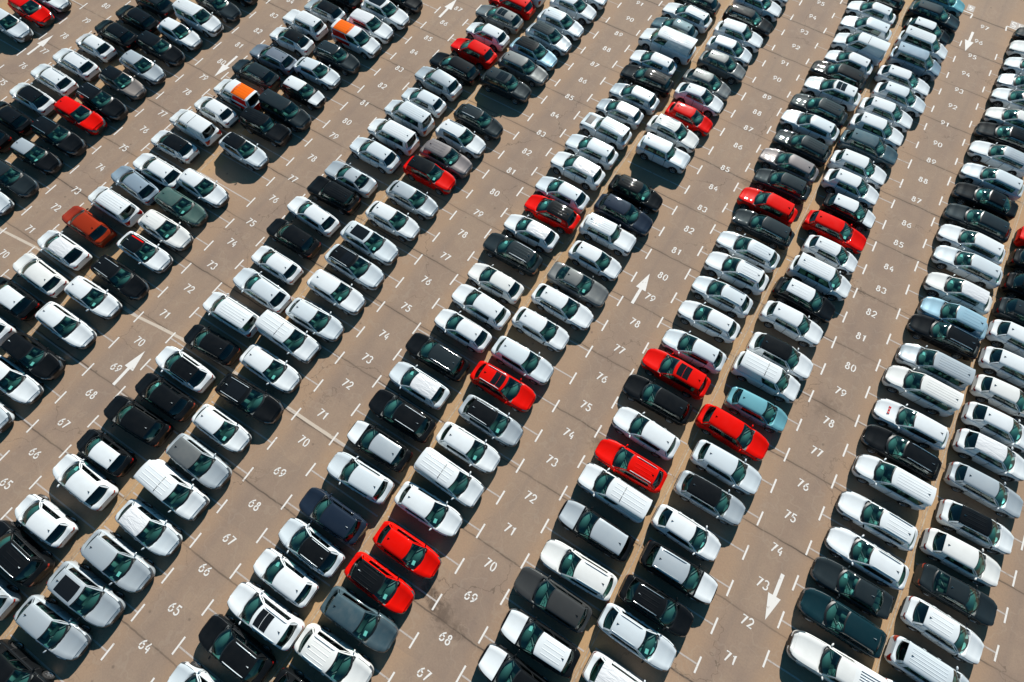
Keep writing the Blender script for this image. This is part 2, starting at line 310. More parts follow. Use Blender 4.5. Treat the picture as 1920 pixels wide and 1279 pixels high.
CAR_DATA = """
aL 77 -4.37 0.22 S w w
aL 78 -4.37 0.19 S r r
aL 79 -4.37 -0.09 S w w
aR 73 4.97 0.3 S k k
aR 74 4.93 0.13 E k k
aR 75 4.87 0.16 S w k rl
aR 76 4.53 0.24 E w w rl
aR 77 4.66 0.18 E w w rl
aR 78 4.6 0.14 H w w
aR 79 4.99 -0.1 E k k
aR 80 5.11 -0.07 E k k
aR 81 4.97 -0.12 S d d
bL 71 -4.79 0.38 S w w
bL 72 -4.75 0.21 E d d
bL 73 -4.79 0.35 S k s
bL 74 -4.74 0.31 B k k rl
bL 75 -5.03 0.42 S r r
bL 76 -4.66 0.03 B k k rl
bL 77 -4.86 0.14 S z k
bL 78 -4.77 0.0 S s s
bL 79 -5.17 0.1 E k k
bL 80 -5.02 -0.02 S w w
bL 81 -4.78 -0.1 M w w rb
bL 82 -4.75 -0.12 E d d
bL 83 -4.79 0.0 S k k
bR 68 4.56 0.38 S w w
bR 69 4.56 0.27 S k w
bR 70 4.64 0.25 E w w
bR 71 4.42 0.26 S w w f
bR 72 4.37 0.32 S o o
bR 73 4.71 0.32 M w w rb
bR 74 4.48 0.24 E c c
bR 75 5.08 -0.21 E w w
bR 76 4.24 -0.06 H w k
bR 77 4.31 -0.09 V w w
bR 78 4.51 -0.27 H w w
bR 79 5.08 -0.34 V o o
bR 80 4.45 0.03 E d d
bR 81 4.57 -0.1 E u u rl
bR 82 4.5 0.09 C w k
bR 83 4.24 -0.08 J w w rb
bR 84 4.6 -0.12 H s k
bR 85 4.56 -0.12 S k k
cL 66 -5.04 0.38 S w w
cL 67 -5.0 0.38 E w w
cL 68 -5.04 -0.07 S k k
cL 69 -5.02 0.34 E w w
cL 70 -5.05 0.52 S w w
cL 71 -4.71 0.33 E k k rl
cL 72 -4.73 0.46 C w k rs
cL 73 -4.84 0.3 S w w rb
cL 74 -5.42 0.1 S G G
cL 75 -5.25 -0.07 S w w
cL 77 -5.03 -0.32 S w k
cL 78 -5.16 0.11 J k k rb
cL 79 -4.81 -0.1 M d d
cL 80 -5.11 0.05 H k w hw
cL 81 -5.56 0.13 C w w
cL 82 -5.22 0.05 S d d rl
cL 83 -4.98 0.27 V o o
cL 84 -5.05 -0.0 S w w f
cL 85 -5.0 -0.12 B w w p
cL 86 -5.04 -0.12 S k k
cR 63 4.78 0.38 S s s
cR 64 4.74 0.38 B k k rb rl
cR 65 4.69 0.13 H w w
cR 66 4.93 0.68 S w w
cR 67 4.61 0.26 H k w hk
cR 68 4.86 0.51 B k k
cR 69 5.21 0.26 S k k
cR 70 4.84 0.0 S w k rl
cR 71 5.18 -0.05 H k k
cR 72 4.77 0.1 M w w rb
cR 73 5.22 0.34 E w w
cR 74 4.73 0.14 H w w
cR 75 4.27 0.2 S k k
cR 76 4.18 0.22 E w w
cR 77 4.42 0.18 J k k rb
cR 78 4.45 -0.19 L s s
cR 79 4.67 0.4 S w w
cR 80 4.81 0.36 M w w rb
cR 81 4.72 0.34 M w w rb
cR 82 4.74 0.04 H w w
cR 83 4.57 0.1 S s s
cR 84 4.73 0.01 E k k
cR 85 5.21 0.05 S r r
cR 86 5.07 0.2 H w w
cR 87 4.74 0.34 E g g x
cR 88 4.74 0.17 E r r
cR 89 4.77 -0.12 M w w
dL 62 -5.08 0.38 S k k
dL 63 -5.22 0.68 E s s
dL 64 -4.93 0.54 B s s p
dL 65 -4.72 0.41 B s s
dL 66 -4.52 0.36 S w w f
dL 67 -4.86 0.46 V w w rb
dL 68 -4.81 0.19 S s g
dL 69 -5.1 0.18 H w w
dL 70 -4.9 0.31 B k k p rl
dL 71 -5.15 0.31 S w w
dL 72 -5.62 0.38 V w w rb
dL 73 -4.94 0.03 S w w
dL 74 -5.03 0.22 S w w
dL 75 -5.21 0.21 B w k x rl
dL 76 -5.55 0.08 B w w p
dL 77 -5.24 0.25 S w w
dL 78 -5.14 0.29 S s s
dL 79 -5.37 0.63 S r k
dL 80 -5.16 0.29 S a a rb
dL 81 -5.3 0.26 S w w rl
dL 82 -5.07 0.25 S d d rl
dL 84 -5.27 0.13 S d d x
dL 85 -5.05 0.34 E g g
dL 86 -5.2 -0.03 S b k rb
dL 87 -4.98 -0.06 S s d rb
dL 88 -5.01 -0.22 S w w rb
dL 89 -5.08 -0.04 S w w
dL 90 -5.08 -0.12 S w w
dR 64 4.96 0.38 S w w
dR 65 4.96 0.67 B k k rl
dR 66 5.22 0.48 B w w x rl
dR 67 4.85 0.25 H w w
dR 68 5.05 -0.01 S w k rl
dR 69 5.05 -0.27 S v v
dR 70 5.06 0.11 S w w
dR 71 4.84 0.01 S k s hw
dR 72 4.92 0.05 B k k rl
dR 73 4.62 0.01 S w w f
dR 74 4.49 -0.02 B k d rl
dR 75 4.9 0.24 S w w
dR 76 4.98 0.1 S w w
dR 77 4.82 -0.07 S w w
dR 78 4.59 0.33 B d d rb rl
dR 79 4.8 0.34 S w w f
dR 80 5.31 0.33 S r k rb
dR 81 5.05 -0.06 S w w
dR 82 4.94 0.3 S w w f
dR 83 4.96 0.23 S w w
dR 84 4.97 0.38 J w w rb hp
dR 85 5.03 0.42 H s w f
dR 86 5.34 0.16 S s s
dR 87 5.32 0.36 E k k rb
dR 88 4.91 -0.0 H w w
dR 89 5.02 0.26 T w w rb
dR 90 4.69 0.06 S n n
dR 91 4.92 0.03 E w w rl
dR 92 4.96 -0.12 S d d
eL 65 -5.23 0.38 S k k
eL 66 -5.22 0.55 B w w rb rl
eL 67 -5.21 0.52 B n n
eL 68 -5.39 0.28 S r k rl rb
eL 69 -5.06 0.25 S r r
eL 70 -5.33 0.52 S w w
eL 71 -5.36 0.43 V w w rb
eL 72 -5.36 0.28 S w w
eL 73 -5.06 0.18 S s k rl
eL 74 -5.67 0.25 B r r x rl
eL 75 -5.53 0.2 S w w
eL 76 -5.69 0.58 H w w
eL 77 -5.21 0.56 E w w
eL 78 -5.14 0.34 L g g
eL 79 -5.04 0.45 H w w
eL 80 -5.33 0.58 J w w rb
eL 81 -5.11 0.46 B v v
eL 82 -5.23 0.42 S k k rb
eL 84 -5.12 0.43 J w w
eL 85 -5.37 0.43 S w w rl rb
eL 86 -4.88 0.3 H r r
eL 87 -5.08 0.38 C w w
eL 88 -5.18 -0.14 S g g
eL 89 -4.91 0.24 S g g
eL 90 -5.16 0.02 H w w
eL 91 -5.18 -0.19 S w w
eL 92 -5.19 -0.12 E k k
eL 93 -5.23 -0.12 S w w
eL 94 -5.23 -0.12 S s s
eR 68 4.68 0.38 B k k hw
eR 69 4.77 0.27 B k w hw rb
eR 70 4.25 0.21 E y y
eR 71 4.78 0.04 E w w rl
eR 72 4.58 0.21 B k s hs
eR 73 4.51 0.45 V w w rb
eR 74 4.61 0.14 E r r rb rl
eR 75 4.5 0.19 S w w
eR 76 4.13 0.32 E k k
eR 77 4.38 0.27 B r r x
eR 78 4.77 0.11 S w w
eR 79 4.72 0.42 S w w
eR 80 4.73 0.4 S w w rl
eR 81 4.86 0.41 B w w rb rl
eR 82 4.87 0.28 E w w rb
eR 83 5.09 0.44 E d d
eR 84 4.6 0.11 S r r
eR 85 4.81 0.29 S d d
eR 86 4.57 0.13 E a a
eR 87 4.82 0.2 E d d rb
eR 88 4.6 0.33 E w w
eR 89 4.62 -0.11 B d d rb
eR 90 4.94 0.17 B w w x
eR 91 4.73 -0.12 B k k
eR 92 5.07 -0.38 H w w
eR 93 5.23 -0.47 V w w
eR 94 4.99 -0.2 S w w
eR 95 4.73 -0.12 S w w
eR 96 4.69 -0.12 E k k
fL 69 -5.12 0.24 S w w f
fL 70 -5.6 0.58 E w w rl
fL 71 -5.38 0.24 S k k rb rl
fL 72 -5.0 0.21 B k s hw rl
fL 73 -5.57 0.13 S w w
fL 74 -5.17 0.46 S s k
fL 75 -5.04 0.41 S w w
fL 76 -5.64 0.37 B r r
fL 77 -4.81 0.33 H t t
fL 78 -5.17 0.44 V w w rb
fL 79 -4.88 0.03 S w k
fL 80 -5.12 0.47 S w w
fL 81 -5.02 0.42 S k w rb
fL 82 -4.66 0.38 M w w rb
fL 83 -4.63 0.43 H w w rb
fL 84 -5.04 0.24 E r r
fL 85 -4.71 0.25 H k w hw
fL 86 -5.37 0.09 S w w
fL 87 -5.51 -0.15 S w w
fL 88 -5.45 -0.02 B n n
fL 89 -5.47 -0.19 S w w
fL 90 -5.34 -0.31 S w w
fL 91 -4.83 -0.34 S w w
fL 92 -5.13 -0.39 E w w
fL 93 -4.91 -0.12 M c c
fL 94 -4.95 -0.02 M w w rb
fL 95 -5.06 -0.25 H k w
fL 96 -5.08 -0.12 E d d
fL 97 -5.12 -0.12 S t t
fR 72 5.27 0.41 P w w
fR 73 4.74 0.47 B q q
fR 74 4.66 0.2 L d d
fR 75 4.92 -0.07 E w w rl
fR 76 4.77 0.01 E w w rl rb
fR 77 4.79 0.46 M w w rb
fR 78 4.82 0.3 E k k rl
fR 79 4.8 0.15 E w w hr
fR 80 4.65 0.45 M w w rb
fR 81 4.92 0.21 M s s rb
fR 82 5.01 0.65 E k k rl
fR 83 5.18 -0.02 S b b rb
fR 84 4.94 -0.08 S w w f
fR 85 4.97 0.27 E w w
fR 86 4.71 -0.01 E w w
fR 87 4.63 -0.12 E d d
fR 88 4.65 -0.01 L k k
fR 89 4.63 -0.12 E w w
fR 90 4.63 0.29 E w s rb
fR 91 4.63 0.38 E k k rb
fR 92 4.67 0.04 S w w
fR 93 4.67 0.14 S w w
fR 94 4.67 -0.12 S s s
fR 95 4.67 -0.12 S w w
fR 96 4.67 -0.12 S w w
fR 97 4.67 -0.4 S k k
gL 72 -5.26 0.38 S w w
gL 73 -5.31 0.38 M w w rb
gL 74 -5.18 0.52 S w w rb
gL 75 -4.94 0.51 L d d
gL 76 -5.29 0.34 S w w
gL 77 -4.96 0.22 S w k rb
gL 78 -4.99 0.49 E s s
gL 79 -5.23 0.59 S w w f
gL 80 -5.26 0.37 S w w
gL 81 -5.3 0.38 H w w
gL 82 -5.26 0.38 S w w
gL 83 -5.26 0.38 S w w
gL 84 -5.26 0.19 S d d
gL 85 -5.26 0.22 S k k
gL 86 -5.26 0.33 S k k
gL 87 -5.26 0.28 S r r
"""
AISLE = {'a': (-61.369, 14.7), 'b': (-46.197, 15.286), 'c': (-31.375, 15.806), 'd': (-16.027, 16.301), 'e': (-0.481, 16.642), 'f': (14.853, 17.188), 'g': (30.3, 17.49)}
T_L = {'a': -1.72, 'b': -1.80, 'c': -1.52, 'd': -1.75, 'e': -1.76, 'f': -1.62, 'g': -1.53}
T_R = {'a': 1.72, 'b': 1.55, 'c': 1.78, 'd': 1.70, 'e': 1.71, 'f': 1.82, 'g': 1.8}
AISLE_SAYS = dict(zip('abcdef', ('first aisle from left', 'second aisle from left', 'third aisle from left', 'fourth aisle from left', 'fifth aisle from left', 'sixth aisle from left')))
TENS = {6: 'sixty', 7: 'seventy', 8: 'eighty', 9: 'ninety'}
ONES = ['', 'one', 'two', 'three', 'four', 'five', 'six', 'seven', 'eight', 'nine']
def nw(n): return TENS[n // 10] + ('-' + ONES[n % 10] if n % 10 else '')
PITCH = 2.5
NUMS = {}
for ln in NUM_DATA.strip().splitlines():
    t = ln.split(); NUMS[t[0]] = {int(q.split(':')[0]): tuple(map(float, q.split(':')[1].split(','))) for q in t[1:]}
WORD = {1: 'one bay', 2: 'two bays', 3: 'three bays', 4: 'four bays'}
ORD = ['bottom', 'second', 'third', 'fourth', 'fifth', 'sixth', 'seventh', 'eighth', 'ninth', 'tenth', 'eleventh', 'twelfth', 'thirteenth', 'fourteenth', 'fifteenth', 'topmost']

# ---------------------------------------------------------------- ground and markings
g = MB(); g.grid([[(x, y, 0) for x in (-400, -100, 0, 100, 400)] for y in (-400, -60, 0, 120, 400)], flip=False)
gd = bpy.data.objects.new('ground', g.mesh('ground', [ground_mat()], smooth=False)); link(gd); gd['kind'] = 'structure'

def strip(b, x0, y0, x1, y1, w, z, mi=0):
    d = Vector((x1 - x0, y1 - y0, 0)); n = Vector((-d.y, d.x, 0)).normalized() * w / 2
    b.poly([(x0 - n.x, y0 - n.y, z), (x1 - n.x, y1 - n.y, z), (x1 + n.x, y1 + n.y, z), (x0 + n.x, y0 + n.y, z)], mi)

bars = MB(); thin = MB(); spl = MB()
AI = 'abcdefg'
RANGE = {'a': (68, 92), 'b': (66, 92), 'c': (60, 92), 'd': (58, 94), 'e': (60, 98), 'f': (64, 97), 'g': (66, 97)}
for i, a in enumerate(AI):
    u0, v0 = AISLE[a]
    for n in range(*RANGE[a]):
        v = v0 + (n + .48 - 77) * PITCH
        for sd, T in (('L', T_L), ('R', T_R)):
            if a == 'g' and sd == 'R': continue
            x = u0 + T[a]
            if n + 1 == RANGE['f'][1] and a == 'f': continue
            jit = rnd.uniform(-.03, .03); Lh = .55 if n % 4 else .58
            if v > 46: Lh = .46
            strip(bars, x + jit, v - Lh + rnd.uniform(0, .05), x + jit + rnd.uniform(-.012, .012), v + Lh - rnd.uniform(0, .05), .115, .006)
            sg = -1 if sd == 'L' else 1
            strip(thin, x + sg * .07, v, x + sg * 5.75, v + rnd.uniform(-.02, .02), .10 if v < 47 else .05, .004)
mids = []
for a, b_ in zip(AI, AI[1:]):
    m = ((AISLE[a][0] + T_R[a]) + (AISLE[b_][0] + T_L[b_])) / 2
    mids.append(m)
    strip(spl, m, -45, m, 66 if a != 'f' else 66, .08, .0045)
    strip(spl, m - .16, -45, m - .16, 66, .03, .0045)
o = bpy.data.objects.new('bay_end_markings', bars.mesh('bay_end_markings', [M_MARK], False)); link(o); o['kind'] = 'structure'
o = bpy.data.objects.new('bay_divider_lines', thin.mesh('bay_divider_lines', [M_FAINT], False)); link(o); o['kind'] = 'structure'
o = bpy.data.objects.new('row_divider_lines', spl.mesh('row_divider_lines', [M_SPINE], False)); link(o); o['kind'] = 'structure'
jb = MB()
pts = [(-49.5, -.95), (-48.3, -.89), (-46, -.66), (-44.4, -.5), (-41, -.62), (-35, -.6), (-33.4, -.59), (-31, -.3), (-28.9, -.1), (-25, .02), (-18.5, .03), (-16, .02), (-13.4, .04), (-12.6, .03)]
for (x0, y0), (x1, y1) in zip(pts, pts[1:]):
    w0 = .20 + .05 * math.sin(x0 * 3)
    jb.poly([(x0, y0 - w0 / 2, .003), (x1, y1 - .11, .003), (x1, y1 + .11, .003), (x0, y0 + w0 / 2, .003)])
o = bpy.data.objects.new('pale_joint_strip', jb.mesh('pale_joint_strip', [M_JOINT], False)); link(o); o['kind'] = 'structure'

# digits as stencilled strokes in a .62 x 1 cell
def arc(cx, cy, rx, ry, a0, a1, n=8):
    return [(cx + rx * math.cos(math.radians(lerp(a0, a1, i / n))), cy + ry * math.sin(math.radians(lerp(a0, a1, i / n)))) for i in range(n + 1)]
DIG = {
 '0': [arc(.28, .5, .22, .42, 100, 262, 12), arc(.28, .5, .22, .42, 80, -82, 12)],
 '1': [[(.08, .74), (.30, .92), (.30, .08)]],
 '2': [arc(.28, .68, .22, .24, 170, -28, 9) + [(.08, .10), (.52, .10)]],
 '3': [arc(.27, .70, .21, .22, 160, -55, 9), arc(.27, .29, .23, .21, 62, -160, 9)],
 '4': [[(.33, .92), (.06, .42)], [(.06, .34), (.50, .34)], [(.40, .60), (.40, .42)], [(.40, .26), (.40, .06)]],
 '5': [[(.50, .90), (.14, .90), (.10, .52)], arc(.27, .34, .23, .25, 130, -155, 10)],
 '6': [[(.44, .88), (.22, .70)] + arc(.28, .32, .22, .25, 150, 196, 3), arc(.28, .32, .22, .24, 214, 375, 8), arc(.28, .32, .22, .25, 34, 122, 5)],
 '7': [[(.05, .90), (.50, .90), (.17, .06)]],
 '8': [arc(.28, .73, .15, .16, 262, -82, 14), arc(.28, .29, .20, .22, 96, 444, 16)],
 '9': [[(.12, .12), (.34, .30)] + arc(.28, .68, .22, .25, -30, 16, 3), arc(.28, .68, .22, .24, 34, 195, 8), arc(.28, .68, .22, .25, 214, 302, 5)],
}
def stroke(b, pts, w, tf, z):
    L_, R_ = [], []
    for i, p in enumerate(pts):
        a = pts[max(0, i - 1)]; c = pts[min(len(pts) - 1, i + 1)]
        dx, dy = c[0] - a[0], c[1] - a[1]; l = math.hypot(dx, dy) or 1
        nx, ny = -dy / l * w / 2, dx / l * w / 2
        k = 1.0
        if 0 < i < len(pts) - 1:
            d1 = Vector((p[0] - a[0], p[1] - a[1])).normalized(); d2 = Vector((c[0] - p[0], c[1] - p[1])).normalized()
            k = min(1.8, 1 / max(.5, math.cos(d1.angle(d2) / 2)))
        L_.append(tf(p[0] + nx * k, p[1] + ny * k)); R_.append(tf(p[0] - nx * k, p[1] - ny * k))
    b.grid([[(*q, z) for q in R_], [(*q, z) for q in L_]])
def digits(txt, x, y, h, wd, rz=0, gap=.70, w=.135):
    b = MB(); cr, sr = math.cos(rz), math.sin(rz)
    tot = (len(txt) - 1) * gap + .56
    for i, ch in enumerate(txt):
        ox = i * gap - tot / 2
        def tf(px, py, ox=ox):
            X, Y = (px + ox) * wd, (py - .5) * h
            return (X * cr - Y * sr, X * sr + Y * cr)
        for st in DIG[ch]: stroke(b, st, w, tf, 0)
    o = bpy.data.objects.new('painted_number', b.mesh('painted_number', [M_MARK], False)); link(o)
    o.location = (x, y, .007)
    return o
for a in NUMS:
    for n, (x, y) in NUMS[a].items():
        o = digits(str(n), x, y, .66 if y < 30 else .60, .62, rz=rnd.uniform(-.03, .03))
        o['label'] = f"white painted number {nw(n)} on the ground, {AISLE_SAYS[a]}"
        o['category'] = 'road marking'; o['group'] = 'painted bay numbers'
for txt, x, y, lab in (('145', 17.75, 68.95, 'upside-down painted 145 with a pale halo at the top right corner'), ('4', 12.83, 69.0, 'upside-down painted 4 beside the teal car at the top right')):
    o = digits(txt, x, y, .85, .85, rz=math.pi)
    o['label'] = lab; o['category'] = 'road marking'; o['group'] = 'painted bay numbers'
    hb = MB(); w_ = .95 if len(txt) > 1 else .35
    hb.poly([(-w_, -.5, 0), (w_, -.5, 0), (w_, .5, 0), (-w_, .5, 0)])
    h = part('halo_patch', hb.mesh('halo_patch', [M_FAINT], False), o, 'faded pale patch behind the digits'); h.location = (0, 0, -.0025)
eb = MB()
strip(eb, 16.55, 68.35, 30.3, 68.35, .12, .006); strip(eb, 16.55, 68.29, 16.62, 67.6, .14, .006)
strip(eb, 7.2, 68.25, 13.2, 68.25, .12, .006); strip(eb, 13.2, 68.19, 13.14, 67.5, .14, .006)
o = bpy.data.objects.new('row_end_lines', eb.mesh('row_end_lines', [M_MARK], False)); link(o); o['kind'] = 'structure'
# direction arrows: narrow shaft, long pointed head
for x, y, up, a, lab in ((-62.35, 15.0, 1, 'a', 'white arrow pointing up at the top left, first aisle'), (-45.43, 22.43, -1, 'b', 'white arrow pointing down beside painted eighty, second aisle from left'),
                      (-30.43, -3.8, 1, 'c', 'white arrow pointing up beside painted sixty-nine, third aisle from left'), (-32.17, 40.3, 1, 'c', 'white arrow pointing up beside painted eighty-seven at the top edge'),
                      (-1.34, 22.2, 1, 'e', 'white arrow pointing up between painted seventy-nine and eighty, fifth aisle'), (15.83, 6.9, -1, 'f', 'large white arrow pointing down beside painted seventy-three'),
                      (13.87, 64.1, -1, 'f', 'white arrow pointing down beside painted ninety-six near the top right corner')):
    b = MB(); s = up
    b.poly([(-.12, -1.55 * s, 0), (.12, -1.55 * s, 0), (.12, .02 * s, 0), (-.12, .02 * s, 0)][::s])
    b.poly([(-.42, -.06 * s, .001), (.42, -.06 * s, .001), (0, 1.55 * s, .001)][::s])
    o = bpy.data.objects.new('painted_arrow', b.mesh('painted_arrow', [M_MARK], False)); link(o); o.location = (x, y, .007)
    o['label'] = lab; o['category'] = 'road marking'; o['group'] = 'painted direction arrows'

# ---------------------------------------------------------------- the cars
# lengths in metres; xa windscreen base, xr0..xr1 roof, xd rear glass base (fractions of length, nose = +.5)
STRETCH = 1.07
TYPES = {
 'S': dict(L=4.35, W=1.83, H=1.60, hn=.80, hc=1.03, belt=1.06, xa=.262, xr0=.060, xr1=-.335, xd=-.435, pn=4.8, pr=9, yr=.70, clad=1, tail=.98),
 'S1': dict(L=4.30, W=1.82, H=1.57, hn=.76, hc=1.01, belt=1.04, xa=.270, xr0=.050, xr1=-.315, xd=-.440, pn=4, pr=6, yr=.68, clad=1, tail=.99),
 'S2': dict(L=4.38, W=1.84, H=1.64, hn=.84, hc=1.05, belt=1.07, xa=.252, xr0=.068, xr1=-.355, xd=-.440, pn=6, pr=10, yr=.73, clad=0, tail=1.0),
 'C': dict(L=4.25, W=1.80, H=1.53, hn=.78, hc=1.00, belt=1.04, xa=.265, xr0=.050, xr1=-.290, xd=-.430, pn=7, pr=8, yr=.69, clad=1, tail=.98),
 'B': dict(L=4.66, W=1.88, H=1.69, hn=.88, hc=1.09, belt=1.10, xa=.248, xr0=.055, xr1=-.360, xd=-.445, pn=5.5, pr=11, yr=.73, clad=1, tail=1.02),
 'B1': dict(L=4.62, W=1.90, H=1.66, hn=.84, hc=1.07, belt=1.08, xa=.255, xr0=.045, xr1=-.340, xd=-.440, pn=6, pr=8, yr=.71, clad=0, tail=1.02),
 'H1': dict(L=4.02, W=1.76, H=1.48, hn=.72, hc=.95, belt=.97, xa=.285, xr0=.070, xr1=-.335, xd=-.440, pn=4.5, pr=6, yr=.69, clad=0, tail=.95),
 'E1': dict(L=4.60, W=1.82, H=1.47, hn=.70, hc=.93, belt=.96, xa=.240, xr0=.040, xr1=-.340, xd=-.450, pn=5, pr=7, yr=.68, clad=0, tail=.95),
 'H': dict(L=4.08, W=1.77, H=1.46, hn=.70, hc=.93, belt=.96, xa=.275, xr0=.062, xr1=-.345, xd=-.445, pn=7, pr=8, yr=.71, clad=0, tail=.94),
 'E': dict(L=4.62, W=1.83, H=1.49, hn=.71, hc=.94, belt=.97, xa=.240, xr0=.045, xr1=-.370, xd=-.455, pn=7, pr=9, yr=.70, clad=0, tail=.95),
 'L': dict(L=4.50, W=1.83, H=1.43, hn=.70, hc=.92, belt=.95, xa=.225, xr0=.025, xr1=-.220, xd=-.370, pn=7, pr=8, yr=.68, clad=0, tail=.97),
 'M': dict(L=4.45, W=1.85, H=1.80, hn=.86, hc=1.12, belt=1.14, xa=.300, xr0=.120, xr1=-.440, xd=-.472, pn=7, pr=16, yr=.74, clad=0, tail=1.06),
 'V': dict(L=4.50, W=1.85, H=1.82, hn=.86, hc=1.12, belt=1.14, xa=.300, xr0=.120, xr1=-.448, xd=-.474, pn=7, pr=18, yr=.76, clad=1, tail=1.06),
 'T': dict(L=5.00, W=1.95, H=1.97, hn=.95, hc=1.20, belt=1.22, xa=.320, xr0=.200, xr1=-.455, xd=-.478, pn=8, pr=20, yr=.80, clad=0, tail=1.10),
 'J': dict(L=4.22, W=1.82, H=1.69, hn=.95, hc=1.08, belt=1.12, xa=.205, xr0=.100, xr1=-.405, xd=-.462, pn=14, pr=16, yr=.72, clad=1, tail=1.05),
 'P': dict(L=5.20, W=1.88, H=1.78, hn=.95, hc=1.14, belt=1.16, xa=.215, xr0=.090, xr1=-.090, xd=-.120, pn=9, pr=20, yr=.70, clad=1, tail=1.12),
}
KIND = {'S': ('suv', 'SUV', 'SUVs'), 'C': ('coupe_suv', 'coupe SUV', 'coupe SUVs'), 'B': ('large_suv', 'large SUV', 'large SUVs'), 'H': ('hatchback', 'hatchback', 'hatchbacks'),
        'E': ('estate_car', 'estate car', 'estate cars'), 'L': ('saloon_car', 'saloon car', 'saloon cars'), 'M': ('minivan', 'minivan', 'minivans'),
        'V': ('small_van', 'small van', 'small vans'), 'T': ('delivery_van', 'delivery van', 'delivery vans'), 'J': ('off_roader', 'boxy off-roader', 'boxy off-roaders'), 'P': ('pickup_truck', 'pickup truck', 'pickup trucks')}

